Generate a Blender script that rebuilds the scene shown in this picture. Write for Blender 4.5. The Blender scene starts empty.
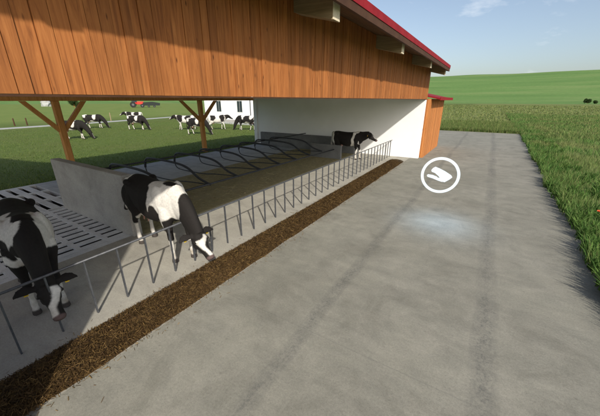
import bpy, bmesh, math, random
import numpy as np
from mathutils import Vector, Matrix, noise as mnoise
random.seed(7); RNG = np.random.default_rng(7)
S = bpy.context.scene; C = S.collection; R = math.radians
# ------------------------------------------------------------------ camera
cam = bpy.data.objects.new('camera', bpy.data.cameras.new('camera')); C.objects.link(cam)
cam.location = (0, 0, 2.75); cam.rotation_euler = (R(90 - 20.298), 0, R(32.06))
cam.data.sensor_width = 36; cam.data.lens = 36 * 292 / 600
cam.data.clip_start = .05; cam.data.clip_end = 6000
S.camera = cam
# ------------------------------------------------------------------ light
AZ, EL = R(48), R(33.5)
sdir = Vector((math.sin(AZ) * math.cos(EL), -math.cos(AZ) * math.cos(EL), math.sin(EL)))
sl = bpy.data.lights.new('sun', 'SUN'); sl.energy = 3.8; sl.angle = R(1.3); sl.color = (1, .93, .82)
so = bpy.data.objects.new('sun', sl); C.objects.link(so); so.location = (20, -20, 30)
so.rotation_euler = sdir.to_track_quat('Z', 'Y').to_euler()
W = bpy.data.worlds.new('World'); S.world = W; W.use_nodes = True
nt = W.node_tree; nt.nodes.clear()
def N(t, ty, **k):
    n = t.nodes.new(ty)
    for a, b in k.items(): setattr(n, a, b)
    return n
sky = N(nt, 'ShaderNodeTexSky', sky_type='NISHITA'); sky.sun_disc = False
sky.sun_elevation = EL; sky.sun_rotation = math.atan2(sdir.x, sdir.y)
sky.air_density = 1.0; sky.dust_density = 2.6; sky.ozone_density = 1.0; sky.altitude = 200
bg = N(nt, 'ShaderNodeBackground'); bg.inputs[1].default_value = .14
wo = N(nt, 'ShaderNodeOutputWorld')
tc = N(nt, 'ShaderNodeTexCoord')
mp = N(nt, 'ShaderNodeMapping'); mp.inputs['Scale'].default_value = (5, 5, 15)
nz = N(nt, 'ShaderNodeTexNoise'); nz.inputs['Scale'].default_value = 1.0; nz.inputs['Detail'].default_value = 7
nz.inputs['Roughness'].default_value = .6
rp = N(nt, 'ShaderNodeValToRGB'); rp.color_ramp.elements[0].position = .58; rp.color_ramp.elements[1].position = .80
rp.color_ramp.elements[1].color = (.6, .6, .6, 1)
mx = N(nt, 'ShaderNodeMix', data_type='RGBA'); mx.inputs[7].default_value = (7.0, 7.2, 7.4, 1)
L = nt.links.new
L(tc.outputs['Generated'], mp.inputs[0]); L(mp.outputs[0], nz.inputs[0]); L(nz.outputs[0], rp.inputs[0])
L(rp.outputs[0], mx.inputs[0]); L(sky.outputs[0], mx.inputs[6]); hs = N(nt, 'ShaderNodeHueSaturation'); hs.inputs['Saturation'].default_value = .86; hs.inputs['Value'].default_value = .9; L(mx.outputs[2], hs.inputs['Color']); L(hs.outputs[0], bg.inputs[0]); L(bg.outputs[0], wo.inputs[0])
S.view_settings.view_transform = 'Standard'; S.view_settings.look = 'None'
S.view_settings.exposure = .32; S.view_settings.gamma = 1; S.view_settings.use_curve_mapping = False
S.cycles.use_denoising = True
# ------------------------------------------------------------------ tags
def tag(o, label=None, cat=None, group=None, kind=None):
    if label: o['label'] = label
    if cat: o['category'] = cat
    if group: o['group'] = group
    if kind: o['kind'] = kind
    return o
def empty(name, loc=(0, 0, 0), rz=0, **k):
    o = bpy.data.objects.new(name, None); C.objects.link(o); o.location = loc; o.rotation_euler = (0, 0, rz)
    o.empty_display_size = .2
    return tag(o, **k)
def copy_tree(o, parent=None):
    c = o.copy(); C.objects.link(c)
    if parent: c.parent = parent
    for ch in list(o.children): copy_tree(ch, c)
    return c
# ------------------------------------------------------------------ mesh builder
class MB:
    def __init__(s): s.v = []; s.f = []; s.c = None
    def quadbox(s, p):   # 8 corners: bottom 4 ccw, top 4 ccw
        b = len(s.v); s.v += [tuple(q) for q in p]
        s.f += [tuple(b + i for i in q) for q in ((3, 2, 1, 0), (4, 5, 6, 7), (0, 1, 5, 4), (1, 2, 6, 5), (2, 3, 7, 6), (3, 0, 4, 7))]
    def box(s, x0, x1, y0, y1, z0, z1):
        s.quadbox([(x0, y0, z0), (x1, y0, z0), (x1, y1, z0), (x0, y1, z0), (x0, y0, z1), (x1, y0, z1), (x1, y1, z1), (x0, y1, z1)])
    def prism(s, poly, axis, a, b):   # polygon (u,v) extruded along axis from a to b
        n = len(poly); k = len(s.v)
        def P(u, v, t): return {'x': (t, u, v), 'y': (u, t, v), 'z': (u, v, t)}[axis]
        s.v += [P(u, v, a) for u, v in poly] + [P(u, v, b) for u, v in poly]
        s.f += [tuple(k + i for i in range(n)), tuple(k + n + i for i in reversed(range(n)))]
        s.f += [(k + i, k + n + i, k + n + (i + 1) % n, k + (i + 1) % n) for i in range(n)]
    def tube(s, pts, rad, n=8, caps=True):
        pts = [Vector(p) for p in pts]; m = len(pts)
        rads = rad if isinstance(rad, (list, tuple)) else [rad] * m
        base = len(s.v); ref = Vector((0, 0, 1))
        t0 = (pts[1] - pts[0]).normalized()
        if abs(t0.dot(ref)) > .9: ref = Vector((1, 0, 0))
        u = t0.cross(ref).normalized()
        for i, p in enumerate(pts):
            t = (pts[min(i + 1, m - 1)] - pts[max(i - 1, 0)]).normalized()
            u = (u - t * u.dot(t)).normalized(); w = t.cross(u)
            r = rads[i]; ru, rw = r if isinstance(r, tuple) else (r, r)
            for k in range(n):
                a = 2 * math.pi * k / n
                s.v.append(tuple(p + u * (ru * math.cos(a)) + w * (rw * math.sin(a))))
        for i in range(m - 1):
            for k in range(n):
                a = base + i * n + k; b = base + i * n + (k + 1) % n
                s.f.append((a, b, b + n, a + n))
        if caps:
            s.f.append(tuple(base + k for k in reversed(range(n)))); s.f.append(tuple(base + (m - 1) * n + k for k in range(n)))
    def rings(s, rings):      # list of closed rings with the same count
        base = len(s.v); n = len(rings[0])
        for r in rings: s.v += [tuple(p) for p in r]
        for i in range(len(rings) - 1):
            for k in range(n):
                a = base + i * n + k; b = base + i * n + (k + 1) % n
                s.f.append((a, b, b + n, a + n))
        s.f.append(tuple(base + k for k in reversed(range(n)))); s.f.append(tuple(base + (len(rings) - 1) * n + k for k in range(n)))
    def ball(s, c, r, n=12, m=8):
        rs = []
        for i in range(m + 1):
            a = math.pi * (i + .15) / (m + .3) ; z = -math.cos(a)
            q = math.sin(a)
            rs.append([(c[0] + r[0] * q * math.cos(2 * math.pi * k / n), c[1] + r[1] * q * math.sin(2 * math.pi * k / n), c[2] + r[2] * z) for k in range(n)])
        s.rings(rs)
    def mesh(s, name, m=None, smooth=False, bevel=0):
        me = bpy.data.meshes.new(name); me.from_pydata(s.v, [], s.f); me.validate()
        bm = bmesh.new(); bm.from_mesh(me); bmesh.ops.recalc_face_normals(bm, faces=bm.faces); 
        if bevel: bmesh.ops.bevel(bm, geom=list(bm.edges), offset=bevel, segments=1, affect='EDGES', clamp_overlap=True)
        bm.to_mesh(me); bm.free()
        if m: me.materials.append(m)
        if smooth: me.polygons.foreach_set('use_smooth', [True] * len(me.polygons))
        return me
    def build(s, name, m, parent=None, smooth=False, loc=None, bevel=0, **k):
        o = bpy.data.objects.new(name, s.mesh(name, m, smooth, bevel)); C.objects.link(o)
        if parent: o.parent = parent
        if loc: o.location = loc
        return tag(o, **k)
def quick(name, me, parent=None, **k):
    o = bpy.data.objects.new(name, me); C.objects.link(o)
    if parent: o.parent = parent
    return tag(o, **k)
# ------------------------------------------------------------------ materials
def mat(name, col, rough=.8, metal=0, spec=.3):
    m = bpy.data.materials.new(name); m.use_nodes = True
    b = m.node_tree.nodes['Principled BSDF']; b.inputs['Base Color'].default_value = (*col, 1)
    b.inputs['Roughness'].default_value = rough; b.inputs['Metallic'].default_value = metal
    b.inputs['Specular IOR Level'].default_value = spec
    return m
def nodes(m): return m.node_tree, m.node_tree.nodes['Principled BSDF']
def tcoord(t, scale=(1, 1, 1), kind='Object', loc=(0, 0, 0)):
    c = N(t, 'ShaderNodeTexCoord'); mp = N(t, 'ShaderNodeMapping'); mp.inputs['Scale'].default_value = scale
    mp.inputs['Location'].default_value = loc
    t.links.new(c.outputs[kind], mp.inputs[0]); return mp.outputs[0]
def tnoise(t, vec, scale, detail=4, rough=.55, dist=0):
    n = N(t, 'ShaderNodeTexNoise'); n.inputs['Scale'].default_value = scale; n.inputs['Detail'].default_value = detail
    n.inputs['Roughness'].default_value = rough; n.inputs['Distortion'].default_value = dist
    t.links.new(vec, n.inputs['Vector']); return n.outputs[0]
def ramp(t, fac, stops):
    r = N(t, 'ShaderNodeValToRGB'); e = r.color_ramp.elements
    e[0].position = stops[0][0]; e[0].color = (*stops[0][1], 1); e[1].position = stops[-1][0]; e[1].color = (*stops[-1][1], 1)
    for p, c in stops[1:-1]: q = e.new(p); q.color = (*c, 1)
    t.links.new(fac, r.inputs[0]); return r.outputs[0]
def mixc(t, fac, a, b, mode='MIX'):
    m = N(t, 'ShaderNodeMix', data_type='RGBA', blend_type=mode)
    if isinstance(fac, (int, float)): m.inputs[0].default_value = fac
    else: t.links.new(fac, m.inputs[0])
    for i, x in ((6, a), (7, b)):
        if isinstance(x, tuple): m.inputs[i].default_value = (*x, 1)
        else: t.links.new(x, m.inputs[i])
    return m.outputs[2]
def math_(t, op, a, b=0, clamp=False):
    m = N(t, 'ShaderNodeMath', operation=op); m.use_clamp = clamp
    for i, x in ((0, a), (1, b)):
        if isinstance(x, (int, float)): m.inputs[i].default_value = x
        else: t.links.new(x, m.inputs[i])
    return m.outputs[0]
def bump(t, b, h, dist=.01, strength=.5):
    n = N(t, 'ShaderNodeBump'); n.inputs['Distance'].default_value = dist; n.inputs['Strength'].default_value = strength
    t.links.new(h, n.inputs['Height']); t.links.new(n.outputs[0], b.inputs['Normal'])
def noisy(name, c1, c2, scale, rough=.85, bdist=.01, detail=6, stretch=(1, 1, 1), c3=None, s2=None, spec=.25, metal=0):
    m = mat(name, c1, rough, metal, spec); t, b = nodes(m); v = tcoord(t, stretch)
    n1 = tnoise(t, v, scale, detail); col = ramp(t, n1, [(.32, c1), (.68, c2)])
    if c3: col = mixc(t, ramp(t, tnoise(t, v, s2 or scale * .2, 3), [(.42, (0, 0, 0)), (.62, (1, 1, 1))]), col, c3)
    t.links.new(col, b.inputs['Base Color'])
    bump(t, b, tnoise(t, v, scale * 3, 5), bdist)
    return m
def concrete(name, a, b_, tint, tracks=False, ax=1.0):
    m = mat(name, a, .9, 0, .2); t, b = nodes(m); v = tcoord(t)
    big = tnoise(t, v, .45, 5, .6, .4); mid = tnoise(t, v, 2.6, 6, .65, .3); fine = tnoise(t, v, 38, 4, .7)
    vs = tcoord(t, (.5, 2.6, 1)); streak = tnoise(t, vs, 1.7, 6, .7, .5)
    col = ramp(t, big, [(.3, a), (.7, b_)])
    col = mixc(t, ramp(t, mid, [(.35, (.0, .0, .0)), (.75, (.75, .75, .75))]), col, tint)
    col = mixc(t, .34, col, ramp(t, streak, [(.3, (.62, .62, .62)), (.7, (1.12, 1.12, 1.1))]), 'MULTIPLY')
    blot = tnoise(t, tcoord(t, (1, 1, 1), 'Object', (3, 8, 0)), 1.15, 8, .72, .8)
    col = mixc(t, .75, col, ramp(t, blot, [(.33, (.74, .74, .73)), (.5, (1, 1, 1)), (.68, (1.14, 1.14, 1.12))]), 'MULTIPLY')
    peb = tnoise(t, v, 95, 2, .6)
    col = mixc(t, .6, col, ramp(t, peb, [(.3, (.7, .7, .68)), (.45, (1, 1, 1)), (.7, (1.1, 1.1, 1.1))]), 'MULTIPLY')
    col = mixc(t, .5, col, ramp(t, fine, [(.3, (.72, .72, .72)), (.7, (1.18, 1.18, 1.18))]), 'MULTIPLY')
    # trowel dimples and small dark stains
    vo = N(t, 'ShaderNodeTexVoronoi'); vo.inputs['Scale'].default_value = 5.5; t.links.new(tcoord(t, (1, 1.3, 1)), vo.inputs['Vector'])
    spot = ramp(t, vo.outputs['Distance'], [(.02, (1, 1, 1)), (.14, (0, 0, 0))])
    gate = ramp(t, tnoise(t, v, 1.1, 2), [(.52, (0, 0, 0)), (.62, (.6, .6, .6))])
    sp = math_(t, 'MULTIPLY', spot, gate)
    col = mixc(t, sp, col, (a[0] * .55, a[1] * .55, a[2] * .55))
    if tracks:
        sx = N(t, 'ShaderNodeSeparateXYZ'); co = N(t, 'ShaderNodeTexCoord'); t.links.new(co.outputs['Object'], sx.inputs[0])
        wob = math_(t, 'MULTIPLY', math_(t, 'SUBTRACT', tnoise(t, tcoord(t, (0, .25, 0)), 1, 2), .5), .35)
        X = math_(t, 'ADD', sx.outputs[0], wob)
        tot = None
        for x0, w_, k in ((.43, .115, .8), (-1.52, .085, .8), (.03 - .6, .5, 0)):
            if not k: continue
            d = math_(t, 'ABSOLUTE', math_(t, 'SUBTRACT', X, x0))
            q = math_(t, 'SUBTRACT', 1, math_(t, 'DIVIDE', d, w_ * 1.35), True)
            q = math_(t, 'POWER', q, .55); q = math_(t, 'MULTIPLY', q, k)
            tot = q if tot is None else math_(t, 'MAXIMUM', tot, q)
        brk = ramp(t, tnoise(t, tcoord(t, (2.2, 1.0, 1)), 5.2, 8, .85), [(.38, (.12, .12, .12)), (.58, (1, 1, 1))])
        brk2 = ramp(t, tnoise(t, tcoord(t, (0, 1, 0)), .45, 2, .5), [(.36, (.45, .45, .45)), (.6, (1, 1, 1))])
        spk = ramp(t, tnoise(t, v, 30, 5, .75), [(.42, (.45, .45, .45)), (.6, (1.3, 1.3, 1.3))])
        fac = math_(t, 'MULTIPLY', math_(t, 'MULTIPLY', math_(t, 'MULTIPLY', tot, brk), brk2), spk, True)
        col = mixc(t, fac, col, (.095, .097, .092))
        # faint slab joints every 5 m
        ym = math_(t, 'ABSOLUTE', math_(t, 'SUBTRACT', math_(t, 'FRACT', math_(t, 'DIVIDE', sx.outputs[1], 5.1)), .5))
        jn = math_(t, 'MULTIPLY', math_(t, 'LESS_THAN', ym, .0018), .22)
        col = mixc(t, jn, col, (.12, .12, .11))
    t.links.new(col, b.inputs['Base Color'])
    h = math_(t, 'ADD', math_(t, 'MULTIPLY', fine, .5), math_(t, 'ADD', mid, math_(t, 'MULTIPLY', streak, .6)))
    bump(t, b, h, .006, .6)
    return m
def wood(name, light, mid_, dark, sc=1.0, grain_axis='z', attr=True, rough=.7):
    m = mat(name, mid_, rough, 0, .25); t, b = nodes(m)
    st = {'z': (9, 9, .55), 'x': (.55, 9, 9), 'y': (9, .55, 9)}[grain_axis]
    co = N(t, 'ShaderNodeTexCoord'); vec = co.outputs['Object']
    if attr:
        at = N(t, 'ShaderNodeAttribute'); at.attribute_name = 'plank'
        off = N(t, 'ShaderNodeVectorMath', operation='MULTIPLY_ADD')
        t.links.new(at.outputs['Color'], off.inputs[0]); off.inputs[1].default_value = (0, 0, 37.0); t.links.new(vec, off.inputs[2]); vec = off.outputs[0]
    mp = N(t, 'ShaderNodeMapping'); mp.inputs['Scale'].default_value = tuple(q * sc for q in st); t.links.new(vec, mp.inputs[0])
    g = tnoise(t, mp.outputs[0], 2.2, 7, .68, 1.4)
    col = ramp(t, g, [(.25, dark), (.48, mid_), (.75, light)])
    mk = N(t, 'ShaderNodeMapping'); mk.inputs['Scale'].default_value = {'z': (7, 7, 1.9), 'x': (1.9, 7, 7), 'y': (7, 1.9, 7)}[grain_axis]; t.links.new(vec, mk.inputs[0])
    vo = N(t, 'ShaderNodeTexVoronoi'); vo.inputs['Scale'].default_value = 1.5; t.links.new(mk.outputs[0], vo.inputs['Vector'])
    kn = ramp(t, vo.outputs['Distance'], [(.03, (1, 1, 1)), (.10, (0, 0, 0))])
    col = mixc(t, kn, col, (dark[0] * .45, dark[1] * .4, dark[2] * .4))
    if attr:
        br = math_(t, 'ADD', math_(t, 'MULTIPLY', at.outputs['Fac'], .34), .82)
        cm = N(t, 'ShaderNodeCombineColor'); 
        for i in range(3): t.links.new(br, cm.inputs[i])
        col = mixc(t, 1.0, col, cm.outputs[0], 'MULTIPLY')
    t.links.new(col, b.inputs['Base Color']); bump(t, b, g, .004, .5)
    return m
def attrmat(name, rough=.8, tl=0., scale=0, bd=.002, sheen=0):
    m = mat(name, (.5, .5, .5), rough, 0, .2); t, b = nodes(m)
    a = N(t, 'ShaderNodeAttribute'); a.attribute_name = 'Col'
    col = a.outputs['Color']
    if scale:
        v = tcoord(t); n = tnoise(t, v, scale, 5, .7)
        col = mixc(t, .6, col, ramp(t, n, [(.25, (.6, .6, .6)), (.75, (1.25, 1.25, 1.25))]), 'MULTIPLY')
        bump(t, b, tnoise(t, v, scale * 3, 3, .6), bd)
    t.links.new(col, b.inputs['Base Color'])
    if tl:
        tr = N(t, 'ShaderNodeBsdfTranslucent'); ms = N(t, 'ShaderNodeMixShader'); ms.inputs[0].default_value = tl
        t.links.new(col, tr.inputs[0]); out = [n for n in t.nodes if n.type == 'OUTPUT_MATERIAL'][0]
        t.links.new(b.outputs[0], ms.inputs[1]); t.links.new(tr.outputs[0], ms.inputs[2]); t.links.new(ms.outputs[0], out.inputs[0])
    if sheen: b.inputs['Sheen Weight'].default_value = sheen
    return m
M = {}
M['road'] = concrete('yard concrete', (.228, .222, .186), (.288, .28, .24), (.19, .19, .162), tracks=True)
M['apron'] = concrete('feeding table concrete', (.35, .335, .29), (.41, .395, .345), (.33, .315, .28))
M['slat'] = concrete('slat concrete', (.58, .60, .62), (.66, .68, .70), (.54, .56, .58))
M['wallc'] = concrete('cast concrete wall', (.36, .35, .33), (.42, .41, .39), (.33, .32, .30))
M['dwall'] = concrete('damp concrete wall', (.17, .175, .18), (.22, .225, .23), (.15, .155, .16))  # darker, slightly cooler grey than the cast wall
M['pit'] = noisy('slurry and slot shade', (.015, .014, .012), (.03, .028, .024), 3)
M['white'] = noisy('white plaster', (.85, .855, .86), (.88, .885, .89), 1.3, .9, .004, c3=(.82, .825, .825), s2=.5)
M['clad'] = wood('orange larch cladding', (.43, .17, .052), (.30, .108, .031), (.13, .042, .013))
M['shedclad'] = wood('shed larch cladding', (.54, .23, .075), (.44, .17, .05), (.26, .085, .025))
M['post'] = wood('timber post', (.7, .36, .13), (.58, .27, .085), (.34, .14, .04), attr=False)
M['rafter'] = wood('weathered rafter timber', (.32, .26, .15), (.24, .19, .11), (.14, .11, .06), grain_axis='x', attr=False)
M['endgrain'] = noisy('rafter end grain', (.55, .48, .36), (.68, .6, .46), 30, .8, .002)
M['soffit'] = wood('soffit boards', (.72, .66, .55), (.66, .6, .48), (.5, .43, .32), grain_axis='y', attr=False)
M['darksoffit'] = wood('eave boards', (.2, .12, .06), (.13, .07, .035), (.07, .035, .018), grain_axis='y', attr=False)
M['redroof'] = noisy('red sheet roof', (.19, .007, .012), (.25, .012, .018), 4, .65, .002, spec=.2)
M['darktrim'] = noisy('dark brown trim', (.05, .022, .012), (.075, .035, .018), 6, .7, .003)
M['steel'] = noisy('galvanised steel', (.07, .075, .085), (.12, .125, .135), 20, .5, .001, metal=.4, spec=.5)
M['darksteel'] = noisy('dark painted tube', (.03, .035, .045), (.055, .06, .07), 14, .5, .001, metal=.3, spec=.5)
M['bed'] = noisy('straw and sand bedding', (.25, .225, .125), (.33, .30, .17), 7, .95, .02, c3=(.28, .25, .15), s2=1.2)
M['walk'] = concrete('scraped walkway concrete', (.38, .40, .42), (.46, .48, .50), (.34, .36, .38))
M['cow'] = attrmat('cow coat', .82, 0, 34, .003, 0)
M['eye'] = mat('cow eye', (.01, .008, .006), .15, 0, .6)
M['tagy'] = mat('ear tag', (.75, .5, .03), .5)
M['grass'] = attrmat('grass blade', .7, .35)
M['straw'] = attrmat('straw', .8, .1)
M['leaf'] = attrmat('bush leaf', .7, .25)
M['glass'] = mat('window glass', (.03, .04, .05), .1, 0, .6)
M['frame'] = mat('painted frame', (.7, .7, .68), .6)
M['tile'] = noisy('clay roof tiles', (.24, .07, .045), (.33, .1, .06), 5, .8, .02)
M['gravel'] = noisy('grey gravel path', (.30, .31, .30), (.40, .41, .40), 6, .95, .02)
M['red'] = mat('red machine paint', (.62, .03, .02), .35, 0, .5)
M['black'] = mat('black rubber', (.02, .02, .02), .8)
M['dkgreen'] = mat('dark machine paint', (.012, .018, .016), .6)
M['rust'] = noisy('feed heap base', (.05, .028, .01), (.09, .052, .018), 30, .95, .02)
M['silage'] = M['rust']
glow = bpy.data.materials.new('lit marker'); glow.use_nodes = True; t, b = nodes(glow)
em_ = N(t, 'ShaderNodeEmission'); em_.inputs[0].default_value = (.76, .89, 1, 1); em_.inputs[1].default_value = .38
tp_ = N(t, 'ShaderNodeBsdfTransparent'); ad_ = N(t, 'ShaderNodeAddShader'); t.links.new(em_.outputs[0], ad_.inputs[0]); t.links.new(tp_.outputs[0], ad_.inputs[1])
t.links.new(ad_.outputs[0], [n for n in t.nodes if n.type == 'OUTPUT_MATERIAL'][0].inputs[0]); t.nodes.remove(b); M['glow'] = glow
# ------------------------------------------------------------------ terrain
RX0, RX1, RY0, RY1 = -13.05, 2.3, -14.2, 31.9
def road_edge(y): return 1.95 + .0155 * (y - 5) + .05 * math.sin(y * .9) + .03 * math.sin(y * 2.3 + 1)
def hgt(x, y):
    r = math.hypot(x, y)
    if RX0 + .001 < x < RX1 - .001 and RY0 + .001 < y < RY1 - .001: return -.6
    t = max(0., min(1., (r - 285) / 430)); s = t * t * (3 - 2 * t)
    a = math.atan2(x, y)
    H = 46.5 + 1.5 * math.sin(a * 2.3 + .5) - 1.2 * a + 1.2 * mnoise.noise((x * .004, y * .004, 2))
    h = H * s * (1 if r < 715 else max(0, 1 - (r - 715) / 900))
    h += 1.6 * mnoise.noise((x * .012, y * .012, 0)) * s
    if x > 0 or y > RY1: h += .02
    return h - .012
def axis(lo, hi):
    vals = set()
    for q in (lo, lo + .012, hi - .012, hi): vals.add(q)
    q = lo; st = .8
    while q > -1900: q -= st; st = min(st * 1.09, 22); vals.add(q)
    q = hi; st = .8
    while q < 1900: q += st; st = min(st * 1.09, 22); vals.add(q)
    k = int((hi - lo) / 2)
    for i in range(1, k): vals.add(lo + (hi - lo) * i / k)
    return sorted(vals)
gx, gy = axis(RX0, RX1), axis(RY0, RY1)
tm = MB(); nx = len(gx)
for y in gy:
    for x in gx: tm.v.append((x, y, hgt(x, y)))
for j in range(len(gy) - 1):
    for i in range(nx - 1): a = j * nx + i; tm.f.append((a, a + 1, a + nx + 1, a + nx))
gm = mat('grassland', (.07, .11, .03), .95, 0, .1); t, b = nodes(gm)
v = tcoord(t); sx = N(t, 'ShaderNodeSeparateXYZ'); t.links.new(v, sx.inputs[0])
fine = tnoise(t, v, 3.5, 8, .75); big = tnoise(t, v, .02, 5, .6); med = tnoise(t, v, .22, 6, .65)
past = ramp(t, fine, [(.3, (.075, .115, .028)), (.7, (.125, .17, .045))])
past = mixc(t, ramp(t, med, [(.4, (0, 0, 0)), (.66, (.7, .7, .7))]), past, (.12, .14, .045))
past = mixc(t, math_(t, 'DIVIDE', math_(t, 'SUBTRACT', math_(t, 'MULTIPLY', sx.outputs[0], -1), 46), 10, True), past, ramp(t, med, [(.35, (.12, .18, .045)), (.65, (.17, .21, .06))]))
mead = ramp(t, tnoise(t, v, .9, 8, .75), [(.3, (.11, .15, .045)), (.7, (.21, .23, .085))])
mead = mixc(t, ramp(t, med, [(.35, (0, 0, 0)), (.65, (.6, .6, .6))]), mead, (.12, .145, .04))
vh = tcoord(t, (.35, 1.9, 1)); hl = tnoise(t, vh, .02, 6, .6, .3)
hill = ramp(t, hl, [(.3, (.095, .18, .052)), (.5, (.12, .21, .062)), (.72, (.17, .235, .085))])
hill = mixc(t, .5, hill, ramp(t, tnoise(t, v, .35, 6, .7), [(.25, (.7, .7, .7)), (.75, (1.25, 1.25, 1.25))]), 'MULTIPLY')
rr = N(t, 'ShaderNodeVectorMath', operation='LENGTH'); t.links.new(v, rr.inputs[0])
dist = math_(t, 'ADD', rr.outputs['Value'], math_(t, 'MULTIPLY', tnoise(t, v, .03, 3), 14))
ish = math_(t, 'DIVIDE', math_(t, 'SUBTRACT', dist, 288), 4, True)
isl = math_(t, 'DIVIDE', math_(t, 'SUBTRACT', math_(t, 'MULTIPLY', sx.outputs[0], -1), 8), 6, True)
low = mixc(t, isl, mead, past)
# dry strip along the foot of the hill
strip = math_(t, 'SUBTRACT', 1, math_(t, 'DIVIDE', math_(t, 'ABSOLUTE', math_(t, 'SUBTRACT', dist, 279)), 9), True)
low = mixc(t, math_(t, 'MULTIPLY', strip, .7), low, (.17, .15, .07))
t.links.new(mixc(t, ish, low, hill), b.inputs['Base Color']); bump(t, b, tnoise(t, v, 2.5, 7, .8), .1, .8)
tm.build('terrain', gm, smooth=False, kind='structure')
# ------------------------------------------------------------------ yard concrete and floors
def sheet(name, x0, x1, y0, y1, z0, z1, m, **k):
    q = MB(); q.box(x0, x1, y0, y1, z0, z1); return q.build(name, m, kind='structure', **k)
q = MB(); ys = [RY0 + .0 + i * .8 for i in range(int((RY1 + .6 - RY0) / .8) + 1)]; ys[-1] = RY1 + .9
pl = [(-13.05 if y > 16 else -3.1, y) for y in ys]
base = len(q.v)
XL = -3.12
n = len(ys)
for y in ys:
    xr = road_edge(y) + .55
    q.v += [(XL, y, 0.002), (xr, y, 0.002), (xr, y, -.7), (XL, y, -.7)]
for i in range(n - 1):
    a = i * 4; q.f += [(a, a + 1, a + 5, a + 4), (a + 1, a + 2, a + 6, a + 5), (a + 3, a, a + 4, a + 7)]
q.f += [(0, 3, 2, 1), (4 * n - 4, 4 * n - 3, 4 * n - 2, 4 * n - 1)]
q.build('farm_road', M['road'], kind='structure')
sheet('yard', -6.6, XL - .001, 15.77, RY1 + .9, -.7, 0.0, M['road'])
sheet('feeding_floor', -5.93, -3.76, RY0, 15.5, -.7, 0.0, M['apron'])
sheet('feed_channel', -3.76, XL, RY0, 15.77, -.7, -.01, M['apron'])
sheet('feeding_step', -6.12, -5.93, RY0, 3.1, -.7, -.0005, M['apron'])
sheet('south_floor', -13.04, -6.122, RY0, -.101, -.7, -.003, M['apron'])
sheet('bed_floor', -9.55, -5.93, 3.1, 15.5, -.7, .012, M['bed'])
sheet('walkway', -13.04, -9.55, 3.4, 15.5, -.7, 0.0, M['walk'])
sheet('pit_floor', -13.04, -6.12, -.1, 3.4, -.69, -.58, M['pit'])
# straw strewn on the beds
def strands(name, m, pts, ln, wd, cols, up=.15, kind='stuff', nrm=None):
    n = len(pts); a = RNG.uniform(0, 2 * np.pi, n); l = ln * RNG.uniform(.5, 1.3, n); tz = RNG.normal(0, up, n)
    d = np.stack([np.cos(a), np.sin(a), tz], 1) * l[:, None] * .5
    s_ = np.stack([-np.sin(a), np.cos(a), RNG.normal(0, .6, n)], 1) * (wd * RNG.uniform(.6, 1.4, n))[:, None] * .5
    P = np.stack([pts - d - s_, pts - d + s_, pts + d + s_, pts + d - s_], 1).reshape(-1, 3)
    return rawmesh(name, P, 4, m, np.repeat(cols, 4, 0), kind)
def rawmesh(name, P, k, m, col, kind='stuff', faces=None):
    me = bpy.data.meshes.new(name); nv = len(P)
    if faces is None: faces = np.arange(nv).reshape(-1, k)
    nf = len(faces)
    me.vertices.add(nv); me.vertices.foreach_set('co', P.astype(np.float32).ravel())
    me.loops.add(nf * k); me.loops.foreach_set('vertex_index', faces.astype(np.int32).ravel())
    me.polygons.add(nf); me.polygons.foreach_set('loop_start', np.arange(0, nf * k, k, dtype=np.int32))
    me.polygons.foreach_set('loop_total', np.full(nf, k, dtype=np.int32)); me.update(calc_edges=True)
    ca = me.color_attributes.new('Col', 'FLOAT_COLOR', 'POINT')
    ca.data.foreach_set('color', np.concatenate([col, np.ones((nv, 1))], 1).astype(np.float32).ravel())
    me.materials.append(m)
    o = bpy.data.objects.new(name, me); C.objects.link(o); o['kind'] = kind
    return o
def pal(n, cs, jit=.15):
    cs = np.array(cs); c = cs[RNG.integers(0, len(cs), n)] * RNG.uniform(1 - jit, 1 + jit, (n, 1)); return c
nb = 16000
p = np.stack([RNG.uniform(-9.5, -5.97, nb), RNG.uniform(3.14, 14.9, nb), np.full(nb, .018)], 1)
tag(strands('straw_bedding', M['straw'], p, .09, .006, pal(nb, [(.32, .28, .15), (.42, .37, .21), (.24, .2, .1)]), .05),
    'thin straw scattered over the olive cubicle beds', 'straw')
# feed heap along the feed channel
fm = MB(); ny = 300; nxs = 12
for j in range(ny + 1):
    y = -3 + (14.2 + 3) * j / ny
    x0 = -3.75 + .035 * mnoise.noise((0, y * 1.5, 5)); x1 = -3.14 + .04 * mnoise.noise((9, y * 1.7, 5))
    for i in range(nxs + 1):
        u = i / nxs; x = x0 + (x1 - x0) * u
        e = min(1, (14.2 - y) / .3) if y > 13.9 else 1
        z = .004 + max(0, e) * (.075 * math.sin(math.pi * u) ** .6) * (1 + .5 * mnoise.noise((x * 6, y * 6, 1))) + .02 * mnoise.noise((x * 18, y * 18, 3)) * math.sin(math.pi * u)
        fm.v.append((x, y, max(z, -.005)))
for j in range(ny):
    for i in range(nxs): a = j * (nxs + 1) + i; fm.f.append((a, a + 1, a + nxs + 2, a + nxs + 1))
fh = fm.build('feed_heap', M['silage'], kind='stuff', label='long brown strip of straw and silage feed in front of the fence', cat='feed')
nb = 90000
yy = -3 + 17.2 * RNG.uniform(0, 1, nb) ** 1.25; xx = RNG.uniform(-3.77, -3.12, nb)
zz = .02 + .07 * np.sin(np.pi * np.clip((xx + 3.77) / .65, 0, 1)) ** .6 + RNG.uniform(-.01, .02, nb)
k = (yy < 14.2); p = np.stack([xx, yy, zz], 1)[k]
sc_ = strands('loose_feed', M['straw'], p, .055, .005, pal(len(p), [(.10, .06, .021), (.075, .043, .015), (.055, .031, .012), (.135, .085, .03), (.04, .024, .01)], .3), .35)
tag(sc_, 'loose orange brown stalks covering the feed strip', 'feed stalks')
QB = MB()
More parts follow.
